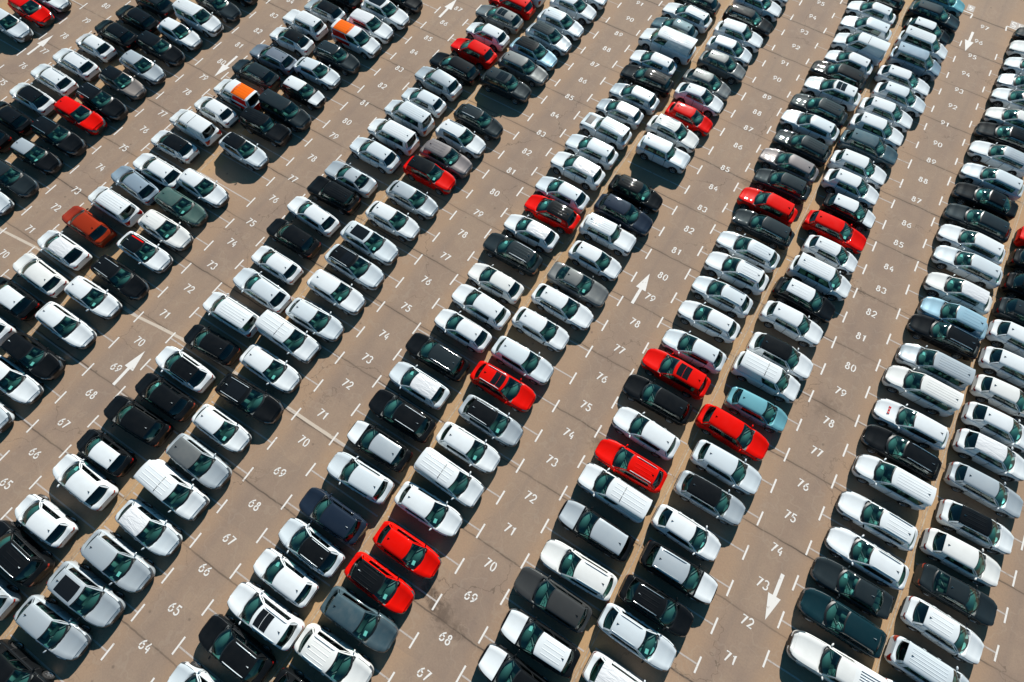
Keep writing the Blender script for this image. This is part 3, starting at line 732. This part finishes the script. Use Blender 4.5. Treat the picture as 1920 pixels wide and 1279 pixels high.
class Car:
    def __init__(s, k):
        d = TYPES[k]; s.k = k[0]; s.d = d
        s.L = d['L'] * STRETCH; s.W = d['W']; s.H = d['H']
        for a in ('xa', 'xr0', 'xr1', 'xd'): setattr(s, a, d[a] * s.L)
        s.r = .33 if k in 'HEL' else .36
        s.wf = .315 * s.L; s.wr = -.295 * s.L
        n = 46
        s.xs = [s.L / 2 - s.L * (0.5 - 0.5 * math.cos(math.pi * (.5 - .5 * math.cos(math.pi * i / n)) ) if False else i / n) for i in range(n + 1)]
        # denser at both ends
        s.xs = sorted(set([round(s.L / 2 * f, 4) for f in (1, .992, .975, .95, .92)] + [round(-s.L / 2 * f, 4) for f in (1, .994, .98, .955, .92)] +
                          [round(lerp(.885, -.885, i / 38) * s.L / 2, 4) for i in range(39)]), reverse=True)
        s.sec = [s.section(x) for x in s.xs]
    def w(s, x):
        t = min(1, abs(x) / (s.L / 2)); p = s.d['pn'] if x > 0 else s.d['pr']
        lo = .50 if x > 0 else .72
        if s.k in 'JPTV': lo = max(lo, .74) if s.k != 'P' else lo
        base = (1 - .05 * max(0, -x / (s.L / 2)) ** 2) if s.k not in 'VTP' else 1
        return s.W / 2 * base * (lo + (1 - lo) * (1 - t ** p) ** .55)
    def top(s, x):
        d = s.d
        return interp([(-s.L / 2, d['tail'] - .10), (-s.L / 2 * .93, d['tail']), (min(s.xd, -.8 * s.L / 2), d['tail'] + .02), (-.2 * s.L, d['belt'] + .02), (s.xa - .3, d['belt'] - .02),
                       (s.xa, d['hc']), (s.L / 2 * .80, d['hn'] + .08), (s.L / 2 * .95, d['hn'] - .03), (s.L / 2, d['hn'] - .18)], x)
    def section(s, x):
        w, zt = s.w(x), s.top(x)
        end = abs(x) / (s.L / 2)
        zb = .24 + (.10 * max(0, (end - .9) / .1))
        ar = 0
        for xc in (s.wf, s.wr):
            R = s.r + .075
            if abs(x - xc) < R: ar = max(ar, s.r + math.sqrt(R * R - (x - xc) ** 2))
        cabin = s.xd + .12 < x < s.xa - .12
        if cabin:
            zi = .72
            up = [(.93 * w, zt - .01), (.86 * w, zt), (.80 * w, zt - .03), (.78 * w, zi), (0, zi)]
        else:
            cr = .035 if x > 0 else .02
            up = [(.95 * w, zt - .03), (.88 * w, zt + .0), (.66 * w, zt + cr * 1.35), (.56 * w, zt + cr * .55), (0, zt + cr * 1.25)]
        zl = lambda z: max(z, ar)
        pts = [(0, .22), (.62 * w, .22), (.66 * w, zl(.23)), (.93 * w, zl(zb)), (.985 * w, zl(zb + .12)), (1.0 * w, max(.52, ar + .015)), (1.0 * w, max(.66, ar + .03)), (.985 * w, max(lerp(.66, zt, .6), ar + .04))]
        if zt < .75: pts[5:8] = [(1.0 * w, max(lerp(.40, zt, .25), ar)), (1.0 * w, max(lerp(.40, zt, .5), ar)), (.985 * w, max(lerp(.40, zt, .78), ar))]
        return [(x, y, z) for y, z in pts + up]      # 13 points from the belly to the crown
    def full(s, i):
        h = s.sec[i]
        return [(x, -y, z) for x, y, z in h] + [(x, y, z) for x, y, z in h[-2::-1]]
    def body(s, paintc, cfrac):
        b = MB(); rows = [s.full(i) for i in range(len(s.xs))]
        C = len(rows[0])
        def mi(i, j):
            jj = j if j < C // 2 else C - 2 - j
            x = (s.xs[i] + s.xs[i + 1]) / 2
            if jj <= 1: return 2
            if s.xd + .12 < x < s.xa - .12 and jj >= 9: return 3
            if jj <= 3 and s.d['clad']: return 1
            if jj <= 2: return 1
            return 0
        b.grid(rows, mifn=mi, flip=True)
        for r, fl in ((rows[0], 0), (rows[-1], 1)):
            # end caps: half pairs
            n = len(r); h = n // 2
            for j in range(h):
                a, c = r[j], r[j + 1]; c2, a2 = r[n - 2 - j], r[n - 1 - j]
                q = [a, c, c2, a2] if j < h - 1 else [a, r[h], a2]
                if fl: q = q[::-1]
                zc = (a[2] + c[2]) / 2
                b.poly(q, 1 if zc < .40 else 0)
        s.pillars(b, cfrac)
        def seam(pts, wx, wz):
            b.grid([[(p[0] - wx, p[1], p[2] - wz), (p[0] + wx, p[1], p[2] + wz)] for p in pts], mi=1)
        def at(x, j, sg, off):
            h = s.section(x); p = h[j]; return (p[0], sg * (p[1] + off), p[2] + off * .5)
        for sg in (-1, 1):
            xs_ = [lerp(s.L / 2 * .93, s.xa - .05, t / 6) for t in range(7)]
            b.grid([[(lambda h: (x, sg * lerp(h[8][1], h[9][1], q), lerp(h[8][2], h[9][2], q) + .006))(s.section(x)) for q in (.45, .85)] for x in xs_], mi=1)
            doors = [s.xa - .42, s.xa - 1.48] + ([s.xa - 2.38] if s.k not in 'VTP' else [])
            for xd_ in doors:
                b.grid([[(lambda h: (x, sg * (h[j][1] + .004), h[j][2]))(s.section(x)) for x in (xd_ - .016, xd_ + .016)] for j in (4, 5, 6, 7, 8)], mi=1)
                if xd_ != doors[0]:
                    b.box((xd_ + .17, sg * (s.section(xd_)[7][1] + .012), s.section(xd_)[7][2] + .02), (.20, .03, .035), 0)
        return b.mesh('body_' + s.k, [P(paintc), M_CLAD, M_UNDER, M_TRIM])
    def patch(s, name, x0, x1, j0, j1, mat, off=.006, side=0, cap=None):
        """strip of the body surface between stations x1..x0 and section points j0..j1, lifted by off"""
        b = MB()
        sts = [i for i, x in enumerate(s.xs) if x1 - 1e-4 <= x <= x0 + 1e-4]
        sides = (-1, 1) if side == 0 else (side,)
        def lift(p, sg):
            x, y, z = p
            ny = 1 if y > .8 * s.w(x) else .3
            return (x + (off * (1 if x > 0 else -1) * 1.5 if abs(x) > s.L / 2 * .9 else 0), sg * (y + off * ny), z + off * (1 if j0 >= 8 else .3))
        if side == 0 and j1 == 12:
            rows = [[lift(p, -1) for p in s.sec[i][j0:13]] + [lift(p, 1) for p in s.sec[i][j0:12][::-1]] for i in sts]
            b.grid(rows, flip=True)
        else:
            for sg in sides:
                b.grid([[lift(p, sg) for p in s.sec[i][j0:j1 + 1]] for i in sts], flip=(sg < 0))
        return b.mesh(name, [mat])
    # greenhouse -------------------------------------------------
    def yb(s, x): return .875 * s.w(x)
    def yt(s, x):
        base = s.W / 2 * s.d['yr']
        return base * (1 - .05 * ((x - s.xr0) / s.L) ** 2 - .10 * max(0, -(x - s.xr0) / s.L - .25) * (0 if s.k in 'VTM' else 1))
    def zt(s, x):
        """roof edge height"""
        t = (s.xr0 - x) / max(.1, s.xr0 - s.xr1)
        drop = {'C': .16, 'L': .05, 'H': .07, 'S': .07, 'E': .07, 'B': .05, 'J': .02, 'P': .02}.get(s.k, .0)
        return s.H - .075 - drop * max(0, t - .15) ** 1.6 - .03 * max(0, .12 - t) / .12
    def side_pt(s, u, v, sg, off=0):
        """u 0 front..1 rear, v 0 belt..1 roof edge"""
        xb = lerp(s.xa - .36, s.xd + .15, u); xt = lerp(s.xr0 - .12, s.xr1 + .02, u)
        pb = Vector((xb, s.yb(xb), s.top(xb) + .0)); pt = Vector((xt, s.yt(xt), s.zt(xt)))
        p = pb.lerp(pt, v); bul = .035 * math.sin(math.pi * min(1, v)) + off
        return (p.x, sg * (p.y + bul), p.z + off * .4)
    def front_pt(s, a, v, off=0, rear=False):
        """a -1..1 across, v 0 base..1 roof"""
        if not rear:
            bx = s.xa + .02 - .38 * abs(a) ** 2.1; tx = s.xr0 + .0 - .12 * a * a
            xc, xe = s.xa - .36, s.xr0 - .12
        else:
            bx = s.xd - .03 + .18 * abs(a) ** 2.2; tx = s.xr1 + .02 * a * a
            xc, xe = s.xd + .15, s.xr1 + .02
        zb = s.top(bx) + (.03 * (1 - a * a)) + .0; ztp = s.zt(xe) + s.crown(a)
        pb = Vector((bx, a * s.yb(xc), zb)); pt = Vector((tx, a * s.yt(xe), ztp))
        p = pb.lerp(pt, v); sgn = -1 if rear else 1
        return (p.x + sgn * (.03 * math.sin(math.pi * v) + off), p.y, p.z + off + .02 * math.sin(math.pi * v))
    def crown(s, a): return .055 * (1 - abs(a) ** 2.5)
    def windscreen(s, rear=False):
        b = MB(); A = [-1, -.94] + [lerp(-.94, .94, i / 8) for i in range(1, 8)] + [.94, 1]; V = [0, .13 if not rear else .1, .4, .7, .93, 1]
        rows = [[s.front_pt(a, v, rear=rear) for a in A] for v in V]
        b.grid(rows, flip=rear, mifn=lambda i, j: 1 if i in (0, 4) or j in (0, len(A) - 2) else 0)
        return b.mesh('rear_window_' + s.k if rear else 'windscreen_' + s.k, [M_PRIV if rear else M_WIND, M_GRILLE])
    def sidewin(s, sg, cfrac):
        b = MB(); U = [0, .05, .2, .36, .40, .44, .6, .75, 1 - cfrac * .5, 1]; V = [0, .08, .5, .9, 1]
        b.grid([[s.side_pt(u, v, sg) for u in U] for v in V], flip=(sg > 0), mifn=lambda i, j: 1 if j == 4 or i in (0, 3) else 0)
        return b.mesh('side_window_' + s.k, [M_PRIV, M_GRILLE])
    def pillars(s, b, cfrac):
        for sg in (-1, 1):
            for U, V in (((0, .045), (-.03, .5, 1.0)), ((0, .25, .5, .75, 1.0), (.87, 1.02)), ((1 - cfrac, 1 - cfrac * .5, 1.0), (-.03, .3, .6, .87))):
                if V[0] < 0 and U[0] > .3:      # slanted front edge of the rear pillar
                    rows = [[s.side_pt(lerp(U[0] + (.07 * v if s.k not in 'MVTJP' else .0) - .0, 1, t), v, sg, .008) for t in (0, .5, 1)] for v in V]
                else:
                    rows = [[s.side_pt(u, v, sg, .008) for u in U] for v in V]
                b.grid(rows, flip=(sg > 0))
            for rear in (False, True):
                a0, a1 = (.93, 1.01) if not rear else ((.88, 1.01) if s.k not in 'MVT' else (.80, 1.01))
                b.grid([[s.front_pt(sg * a, v, .006, rear) for a in (a0, a1)] for v in (-.02, .33, .66, 1.0)], flip=(sg < 0) != rear)
    def roof_pt(s, u, a, off=0):
        xe0, xe1 = s.xr0 - .12 * a * a + .0, s.xr1 - (.10 if s.k not in 'LP' else 0) * (1 - .3 * a * a)
        x = lerp(xe0, xe1, u); xx = max(x, s.xr1)
        n = Vector((0, 0, 1))
        return (x, a * (s.yt(x) + .008), s.zt(x) + s.crown(a) + off)
    def roof(s, mat, ribs=False, orange=None):
        b = MB(); U = [i / 10 for i in range(11)]; A = [-1, -.93, -.75, -.5, -.25, 0, .25, .5, .75, .93, 1]
        b.grid([[s.roof_pt(u, a, .012 if abs(a) < 1 else -.01) for a in A] for u in U], mifn=(lambda i, j: 1 if .28 <= U[i] < .9 else 0) if orange else None)
        # rear lip drop
        b.grid([[s.roof_pt(1, a, .012 if abs(a) < 1 else -.01) for a in A], [(p[0] + .03, p[1], p[2] - .045) for p in (s.roof_pt(1, a) for a in A)]])
        if ribs:
            n = {'M': 5, 'V': 4, 'T': 5, 'J': 5, 'P': 5}.get(s.k, 4)
            for i in range(n):
                a = lerp(-.58, .58, i / (n - 1)); u0, u1 = ((.12, .9) if s.k in 'MVTJ' else (.2, .85)) if not orange else (.31, .86)
                rows = []
                for u in [lerp(u0, u1, t / 8) for t in range(9)]:
                    pts = []
                    for da, h in ((-.055, .012), (-.03, .020), (.03, .020), (.055, .012)): pts.append(s.roof_pt(u, a + da, h))
                    rows.append(pts)
                b.grid(rows, mi=1 if orange else 0)
                for r in (rows[0], rows[-1]): b.poly(r, 1 if orange else 0)
        return b.mesh('roof_' + s.k, [mat] + ([P('O')] if orange else []))
    def sunroof(s, u0, u1, split):
        b = MB()
        segs = [(u0, u1)] if not split else [(u0, (u0 + u1) / 2 - .006), ((u0 + u1) / 2 + .006, u1)]
        for a0, a1 in segs:
            b.grid([[s.roof_pt(lerp(a0, a1, t / 3), a, .02) for a in (-.72, -.36, 0, .36, .72)] for t in range(4)])
        return b.mesh('sunroof_' + s.k, [M_PIANO])
    def rail(s, sg, mat):
        b = MB(); R = []
        for t in range(11):
            u = lerp(.10, .93, t / 10); h = .055 if 0 < t < 10 else .012
            x, y, z = s.roof_pt(u, sg * .86)
            R.append([(x, y - .022, z + .01), (x, y - .018, z + h), (x, y + .018, z + h), (x, y + .022, z + .01)])
        b.grid(R)
        return b.mesh('roof_rail_' + s.k, [mat])
    def wheel(s):
        b = MB(); n = 20; r = s.r
        prof = [(.62 * r, -.11), (.93 * r, -.115), (r, -.08), (r, .08), (.93 * r, .115), (.66 * r, .115), (.62 * r, .09), (.60 * r, .05)]
        b.grid([[(pr * math.cos(2 * math.pi * i / n), py, pr * math.sin(2 * math.pi * i / n)) for i in range(n + 1)] for pr, py in prof], mifn=lambda i, j: 0 if i < 5 else 1)
        b.poly([(.61 * r * math.cos(2 * math.pi * i / n), .05, .61 * r * math.sin(2 * math.pi * i / n)) for i in range(n)], 0)
        for k in range(5):
            a = 2 * math.pi * k / 5
            for w0, w1 in ((.12, .17),):
                ca, sa = math.cos(a), math.sin(a)
                p = [(.10 * r, -w0 * r), (.62 * r, -w1 * r), (.62 * r, w1 * r), (.10 * r, w0 * r)]
                b.poly([(q[0] * ca - q[1] * sa, .085, q[0] * sa + q[1] * ca) for q in p], 1)
        b.poly([(.16 * r * math.cos(2 * math.pi * i / 8), .09, .16 * r * math.sin(2 * math.pi * i / 8)) for i in range(8)], 1)
        return b.mesh('wheel_' + s.k, [M_TYRE, M_RIM], smooth=False)
    def mirror(s, mat, sg):
        b = MB(); x = s.xa - .40; y = s.w(x) * .98; z = s.top(x) + .05
        pts = []
        for i, (t, k) in enumerate(((0, .45), (.15, .8), (.5, 1), (.85, .85), (1, .4))):
            yy = y - .01 + .20 * t
            ring = []
            for q in range(9):
                a = 2 * math.pi * q / 8
                ring.append((x + .055 * k * math.cos(a) + .03 - .05 * t, sg * yy, z + .062 * k * math.sin(a)))
            pts.append(ring)
        b.grid(pts)
        b.poly(pts[-1][:8]); b.poly(pts[0][:8])
        return b.mesh('mirror_' + s.k, [mat])
    def interior(s):
        b = MB()
        w = s.W / 2
        # dashboard
        b.box((s.xa - .42, 0, s.top(s.xa) - .13), (.55, w * 1.5, .22), 1, tx=.8)
        # steering wheel
        n = 12; cx, cy, cz = s.xa - .82, .36, s.top(s.xa) - .06
        ring = []
        for i in range(n + 1):
            a = 2 * math.pi * i / n; row = []
            for q in range(5):
                c = 2 * math.pi * q / 4; R = .18 + .018 * math.cos(c)
                yy, zz, xx = R * math.cos(a), R * math.sin(a), .018 * math.sin(c)
                row.append((cx - zz * .4 + xx, cy + yy, cz + zz * .9))
            ring.append(row)
        b.grid(ring, mi=1)
        xf = s.xa - 1.35
        def seat(x, y, wd, hh=1.0):
            b.box((x + .05, y, .78), (.52, wd, .16), 0, tx=.9, ty=.9)
            rows = []
            for t in range(6):
                z = .78 + t * .10 * hh; k = (.9, 1, 1, .98, .9, .7)[t]
                xx = x - .18 - t * .035
                rows.append([(xx + .09, y - wd / 2 * k, z), (xx + .11, y - wd / 4, z), (xx + .11, y + wd / 4, z), (xx + .09, y + wd / 2 * k, z), (xx - .03, y + wd / 2 * k, z), (xx - .03, y - wd / 2 * k, z), (xx + .09, y - wd / 2 * k, z)])
            b.grid(rows, mi=0)
            b.poly(rows[-1][:6], 0)
            if hh == 1: b.box((x - .36, y, 1.32 if s.H > 1.55 else 1.22), (.10, .26, .15), 0, tx=.8, ty=.8)
        for y in (-.37, .37): seat(xf, y, .50)
        if s.k not in 'VTP':
            for y in (-.44, 0, .44): seat(xf - .88, y, .43, .72)
        elif s.k in 'VT':
            b.box((xf - .55, 0, s.H * .5 + .25), (.04, w * 1.36, s.H * .72), 1, ty=.85)
        return b.mesh('interior_' + s.k, [M_SEAT, M_TRIM])
    def paper(s):
        b = MB(); z = s.top(s.xa) + .002
        b.box((s.xa - .42, -.38, z - .008), (.20, .28, .008), 0, rz=.15)
        return b.mesh('paper_sheet', [M_PAPER], smooth=False)
    def fin(s, mat):
        b = MB(); x, y, z = s.roof_pt(.86, 0, .012)
        b.v += [(x + .11, y, z), (x - .07, y - .035, z), (x - .07, y + .035, z), (x - .09, y, z + .085)]
        b.f += [(0, 1, 3), (0, 3, 2), (1, 2, 3), (0, 2, 1)]; b.m += [0] * 4
        return b.mesh('aerial_' + s.k, [mat], smooth=False)
    def lamp_front(s, sg):
        b = MB(); rows = []
        sts = [i for i, x in enumerate(s.xs) if s.L / 2 * .80 <= x <= s.L / 2 * .993]
        for i in sts:
            x, w, zt = s.xs[i], s.w(s.xs[i]), s.top(s.xs[i])
            t = (x / (s.L / 2) - .80) / .193
            h = .05 + .08 * t
            rows.append([(x + .010 * t + .004, sg * (w * 1.0 + .008), zt - .05 - h), (x + .010 * t + .004, sg * (w * .985 + .012), zt - .055), (x + .012 * t, sg * (w * .955), zt - .018), (x + .012 * t, sg * (w * lerp(.93, .84, t)), zt + .012)])
        # wrap over the front cap
        x = s.L / 2 + .016; w = s.w(s.L / 2); zt = s.top(s.L / 2)
        rows.insert(0, [(x, sg * w * .55, zt - .16), (x, sg * w * .55, zt - .06), (x, sg * w * .57, zt - .01), (x - .05, sg * w * .6, zt + .03)])
        b.grid(rows, flip=(sg < 0))
        return b.mesh('headlight_' + s.k, [M_HEAD])
    def lamp_rear(s, sg):
        b = MB(); rows = []
        tall = s.k in 'MVT'
        sts = [i for i, x in enumerate(s.xs) if -s.L / 2 * .999 <= x <= -s.L / 2 * .935]
        zt0 = s.d['tail']
        for i in sts:
            x, w = s.xs[i], s.w(s.xs[i])
            h = .14 if not tall else .40
            rows.append([(x - .012, sg * (w + .010), zt0 - .07 - h), (x - .012, sg * (w * .99 + .010), zt0 - .13), (x - .012, sg * (w * .985 + .008), zt0 - .09)])
        x = -s.L / 2 - .014; w = s.w(-s.L / 2)
        rows.append([(x, sg * w * .98, zt0 - .16 - (.1 if not tall else .32)), (x, sg * w * .985, zt0 - .16), (x, sg * w * .95, zt0 - .13)])
        rows.append([(x, sg * w * .64, zt0 - .23), (x, sg * w * .62, zt0 - .18), (x, sg * w * .62, zt0 - .14)])
        b.grid(rows, flip=(sg > 0))
        return b.mesh('tail_light_' + s.k, [M_TAIL])
    def grille(s):
        b = MB(); x = s.L / 2 + .012; w = s.w(s.L / 2); zt = s.top(s.L / 2)
        b.grid([[(x - .01 * abs(a), a * w * .62, z) for a in (-1, -.5, 0, .5, 1)] for z in (.44, .50, zt - .10, zt - .03)])
        b.grid([[(x - .004, a * w * .9, z) for a in (-1, -.5, 0, .5, 1)] for z in (.30, .40)])
        return b.mesh('grille_' + s.k, [M_GRILLE])
    def trim(s):
        b = MB()
        for sg in (-1, 1):
            b.grid([[s.side_pt(u, v, sg, .014) for u in (.03, .2, .4, .6, .8, .93)] for v in (.02, .07)], flip=(sg > 0))
            b.grid([[s.side_pt(u, v, sg, .014) for u in (.06, .2, .4, .6, .8, .9)] for v in (.85, .89)], flip=(sg > 0))
        return b.mesh('window_trim_' + s.k, [M_CHROME])
    def plate(s):
        b = MB(); b.box((-s.L / 2 - .012, 0, .72), (.012, .50, .11), 0)
        return b.mesh('number_plate', [M_CHROME], smooth=False)

CARS = {k: Car(k) for k in TYPES}
_cache = {}
def cached(key, fn):
    if key not in _cache: _cache[key] = fn()
    return _cache[key]

def build_car(vk, bc, rc, flags, tr):
    """an Empty on the ground between the wheels, with one mesh per part"""
    k = vk[0]; c = CARS[vk]; orange = bc == 'o' and k == 'V'
    if orange: bc = rc = 'w'
    film = 'f' in flags
    root = bpy.data.objects.new(KIND[k][0], None); link(root); root.empty_display_size = .3
    roofm = M_FILM if film else P(rc)
    cf = {'V': .60, 'T': .66, 'M': .10, 'J': .15, 'B': .15, 'H': .26, 'S': .24, 'E': .16, 'C': .26, 'L': .10, 'P': .10}[k]
    part('body', cached(('body', vk, bc), lambda: c.body(bc, cf)), root)
    hood = None
    for f in flags:
        if len(f) == 2 and f[0] == 'h' and f[1] in 'wksdg': hood = f[1]
    hm = P(hood or bc)
    part('bonnet', cached(('bonnet', vk, hm.name), lambda: c.patch('bonnet', c.L / 2 * .955, c.xa + .0, 9, 12, hm, .010)), root, 'white bonnet' if hood == 'w' and bc != 'w' else None)
    if 'hp' in flags:
        part('bonnet_panel', cached(('hp', vk), lambda: c.patch('bonnet_panel', c.L / 2 * .86, c.xa + .25, 11, 12, M_CLAD, .018)), root, 'black panel on the bonnet')
    if 'hr' in flags:
        def red():
            b = MB(); x0 = c.L * .34; z = c.top(x0) + .075
            for dx, dy, lx, ly in ((0, 0, .035, .46), (.09, 0, .03, .46), (.045, .25, .17, .07), (.045, -.25, .17, .07), (.045, 0, .06, .10)):
                b.box((x0 + dx, dy, z), (lx, ly, .012))
            return b.mesh('red_lettering', [P('r')], smooth=False)
        part('bonnet_sticker', cached('hr', red), root, 'red sticker on the bonnet')
    part('roof', cached(('roof', vk, roofm.name, 'rb' in flags, orange), lambda: c.roof(roofm, 'rb' in flags or orange, orange)), root,
         'crumpled white film over the roof' if film else ('orange and white roof' if orange else (PAINTS[rc][0] + ' roof' if rc != bc else None)))
    part('windscreen', cached(('ws', vk), lambda: c.windscreen()), root)
    part('rear_window', cached(('rw', vk), lambda: c.windscreen(True)), root)
    for sg in (-1, 1):
        part('side_window', cached(('sw', vk, sg), lambda: c.sidewin(sg, cf)), root)
        mm = P(bc) if (hash_i(k, bc, flags) % 3) else P('k')
        part('wing_mirror', cached(('mir', vk, mm.name, sg), lambda: c.mirror(mm, sg)), root)
        part('headlight', cached(('hl', vk, sg), lambda: c.lamp_front(sg)), root)
        part('tail_light', cached(('tl', vk, sg), lambda: c.lamp_rear(sg)), root)
        for xw in (c.wf, c.wr):
            w = part('wheel', cached(('wh', vk), lambda: c.wheel()), root)
            w.location = (xw, sg * (c.W / 2 - .135), c.r)
            w.rotation_euler = (0, 0, 0 if sg > 0 else math.pi)
        if 'rl' in flags:
            rm = M_CHROME if bc in 'kd' and vk[-1] != '1' else (P('k') if bc in 'wr' and rc == 'k' else P('s'))
            part('roof_rail', cached(('rl', vk, rm.name, sg), lambda: c.rail(sg, rm)), root)
    part('interior', cached(('int', vk), lambda: c.interior()), root)
    if tr: part('window_trim', cached(('wt', vk), lambda: c.trim()), root)
    part('grille', cached(('gr', vk), lambda: c.grille()), root)
    if k not in 'VTP' and not film:
        fm = P('k') if rc not in 'kdvq' else P('s')
        part('aerial', cached(('fin', vk, fm.name), lambda: c.fin(fm)), root)
    if 'x' in flags: part('sunroof', cached(('sr', vk, 'x'), lambda: c.sunroof(.10, .52, True)), root, 'dark glass sunroof')
    if 'p' in flags: part('sunroof', cached(('sr', vk, 'p'), lambda: c.sunroof(.12, .80, False)), root, 'dark panoramic glass roof')
    if 'rs' in flags:
        def stripe():
            b = MB(); b.grid([[c.roof_pt(u, a, .02) for a in (.66, .74, .82)] for u in (.05, .3, .6, .9)])
            return b.mesh('stripe', [P('r')])
        part('roof_stripe', cached('rs', stripe), root, 'red stripe along the roof edge')
    if k == 'P':
        def cover():
            b = MB(); x0, x1 = c.xd - .12, -c.L / 2 * .96; w = c.W / 2 * .84
            A = [-1, -.9, -.6, -.3, 0, .3, .6, .9, 1]
            b.grid([[(lerp(x0, x1, t / 8), a * w, 1.20 + .10 * (1 - abs(a) ** 6) * (1 if 0 < t < 8 else .0)) for a in A] for t in range(9)])
            for i in range(8):
                a = lerp(-.7, .7, i / 7); b.box(((x0 + x1) / 2, a * w, 1.315), (abs(x1 - x0) * .72, .035, .03))
            return b.mesh('load_bed_cover', [P('w')])
        part('load_bed_cover', cached('cov', cover), root, 'ribbed white cover over the load bed')
    if orange:
        def wrap():
            b = MB()
            for sg in (-1, 1):
                b.grid([[c.side_pt(u, v, sg, .014) for u in (.42, .6, .8, .97)] for v in (0, .3, .6, .9)], mi=0)
                w = c.W / 2 + .012
                b.grid([[(x, sg * w, z) for x in (c.xr0 - 1.2, 0, -c.L * .36)] for z in (.72, .9, 1.06)], mi=0)
                b.poly([(-.15 + dx, sg * (w + .008), z) for dx, z in ((0, .80), (.35, .80), (.35, 1.0), (.1, 1.0))], 1)
                for q in range(3):
                    x = -c.L * .33 - q * .16
                    b.poly([(x, sg * (w + .006), .70), (x - .07, sg * (w + .006), .70), (x - .22, sg * (w + .006), 1.04), (x - .15, sg * (w + .006), 1.04)], 2)
            b.grid([[(-c.L / 2 - .016, a * c.W / 2 * .78, z) for a in (-1, 0, 1)] for z in (.45, .7, .98)], mi=0)
            return b.mesh('livery', [P('r'), P('w'), P('c')])
        part('livery', cached('wrap', wrap), root, 'red side panels with white and blue markings')
    return root

def hash_i(*a):
    h = 7
    for ch in str(a): h = (h * 131 + ord(ch)) % 1000003
    return h

protos = {}
g_seen = 0
for ln in CAR_DATA.strip().splitlines():
    t = ln.split()
    row, n, du, dv, k, bc, rc, flags = t[0], int(t[1]), float(t[2]), float(t[3]), t[4], t[5], t[6], t[7:]
    var = {'S': ('S', 'S1', 'S2'), 'E': ('E', 'E1'), 'B': ('B', 'B1'), 'H': ('H', 'H1')}.get(k, (k,))
    vk = rnd.choice(var); tr = k in 'EBL' and bc in 'kdgsv' and rnd.random() < .6
    wv = rnd.choice('wwwwwWWX') if k not in 'VT' else 'w'
    pb, pr_ = (wv if bc == 'w' else bc), (wv if rc == 'w' and bc == 'w' else rc)
    key = (vk, pb, pr_, tuple(flags), tr)
    if key not in protos:
        protos[key] = root = build_car(vk, pb, pr_, flags, tr)
    else:
        root = protos[key].copy(); link(root)
        for ch in protos[key].children:
            if ch.name.startswith('paper_sheet'): continue
            q = ch.copy(); link(q); q.parent = root
    if rnd.random() < .3 and k not in 'P' and not any(ch.name.startswith('paper') for ch in root.children):
        part('paper_sheet', cached(('pap', vk), lambda: CARS[vk].paper()), root)
    au, av = AISLE[row[0]]
    root.location = (au + du, av + (n - 77) * PITCH + dv, .008)
    rz = (0 if row[1] == 'L' else math.pi) + math.radians(rnd.gauss(-.6, 1.1))
    root.rotation_euler = (0, 0, rz)
    s1 = 1 + rnd.uniform(-.018, .018)
    root.scale = (s1, s1 * (1 + rnd.uniform(-.01, .01)), 1 + rnd.uniform(-.015, .02))
    cn = PAINTS['w' if (k == 'V' and bc == 'o') else bc][0]
    desc = cn + ' ' + KIND[k][1]
    if k == 'V' and bc == 'o': desc = 'orange, red and white small van'
    elif 'f' in flags: desc = 'film-wrapped ' + desc
    elif rc != bc: desc = PAINTS[rc][0].replace(' ', '-') + '-roofed ' + desc
    elif 'p' in flags or 'x' in flags: desc = desc + ' with sunroof'
    if 'hr' in flags: desc += ' with red bonnet sticker'
    if row[0] == 'g':
        root['label'] = desc + ', ' + ORD[g_seen] + (' car from the bottom' if 0 < g_seen < 15 else ' car') + ' in the row along the right edge'; g_seen += 1
    else:
        side = 'left' if row[1] == 'L' else 'right'
        have = NUMS[row[0]]
        if n in have: lab = f"{desc}, {side} of painted {nw(n)}, {AISLE_SAYS[row[0]]}"
        elif n < min(have): lab = f"{desc}, {WORD[min(have) - n]} below painted {nw(min(have))}, {side} side, {AISLE_SAYS[row[0]]}"
        else: lab = f"{desc}, {WORD[n - max(have)]} above painted {nw(max(have))}, {side} side, {AISLE_SAYS[row[0]]}"
        root['label'] = lab
    root['category'] = KIND[k][1]
    root['group'] = KIND[k][2] + ' parked in the rows'
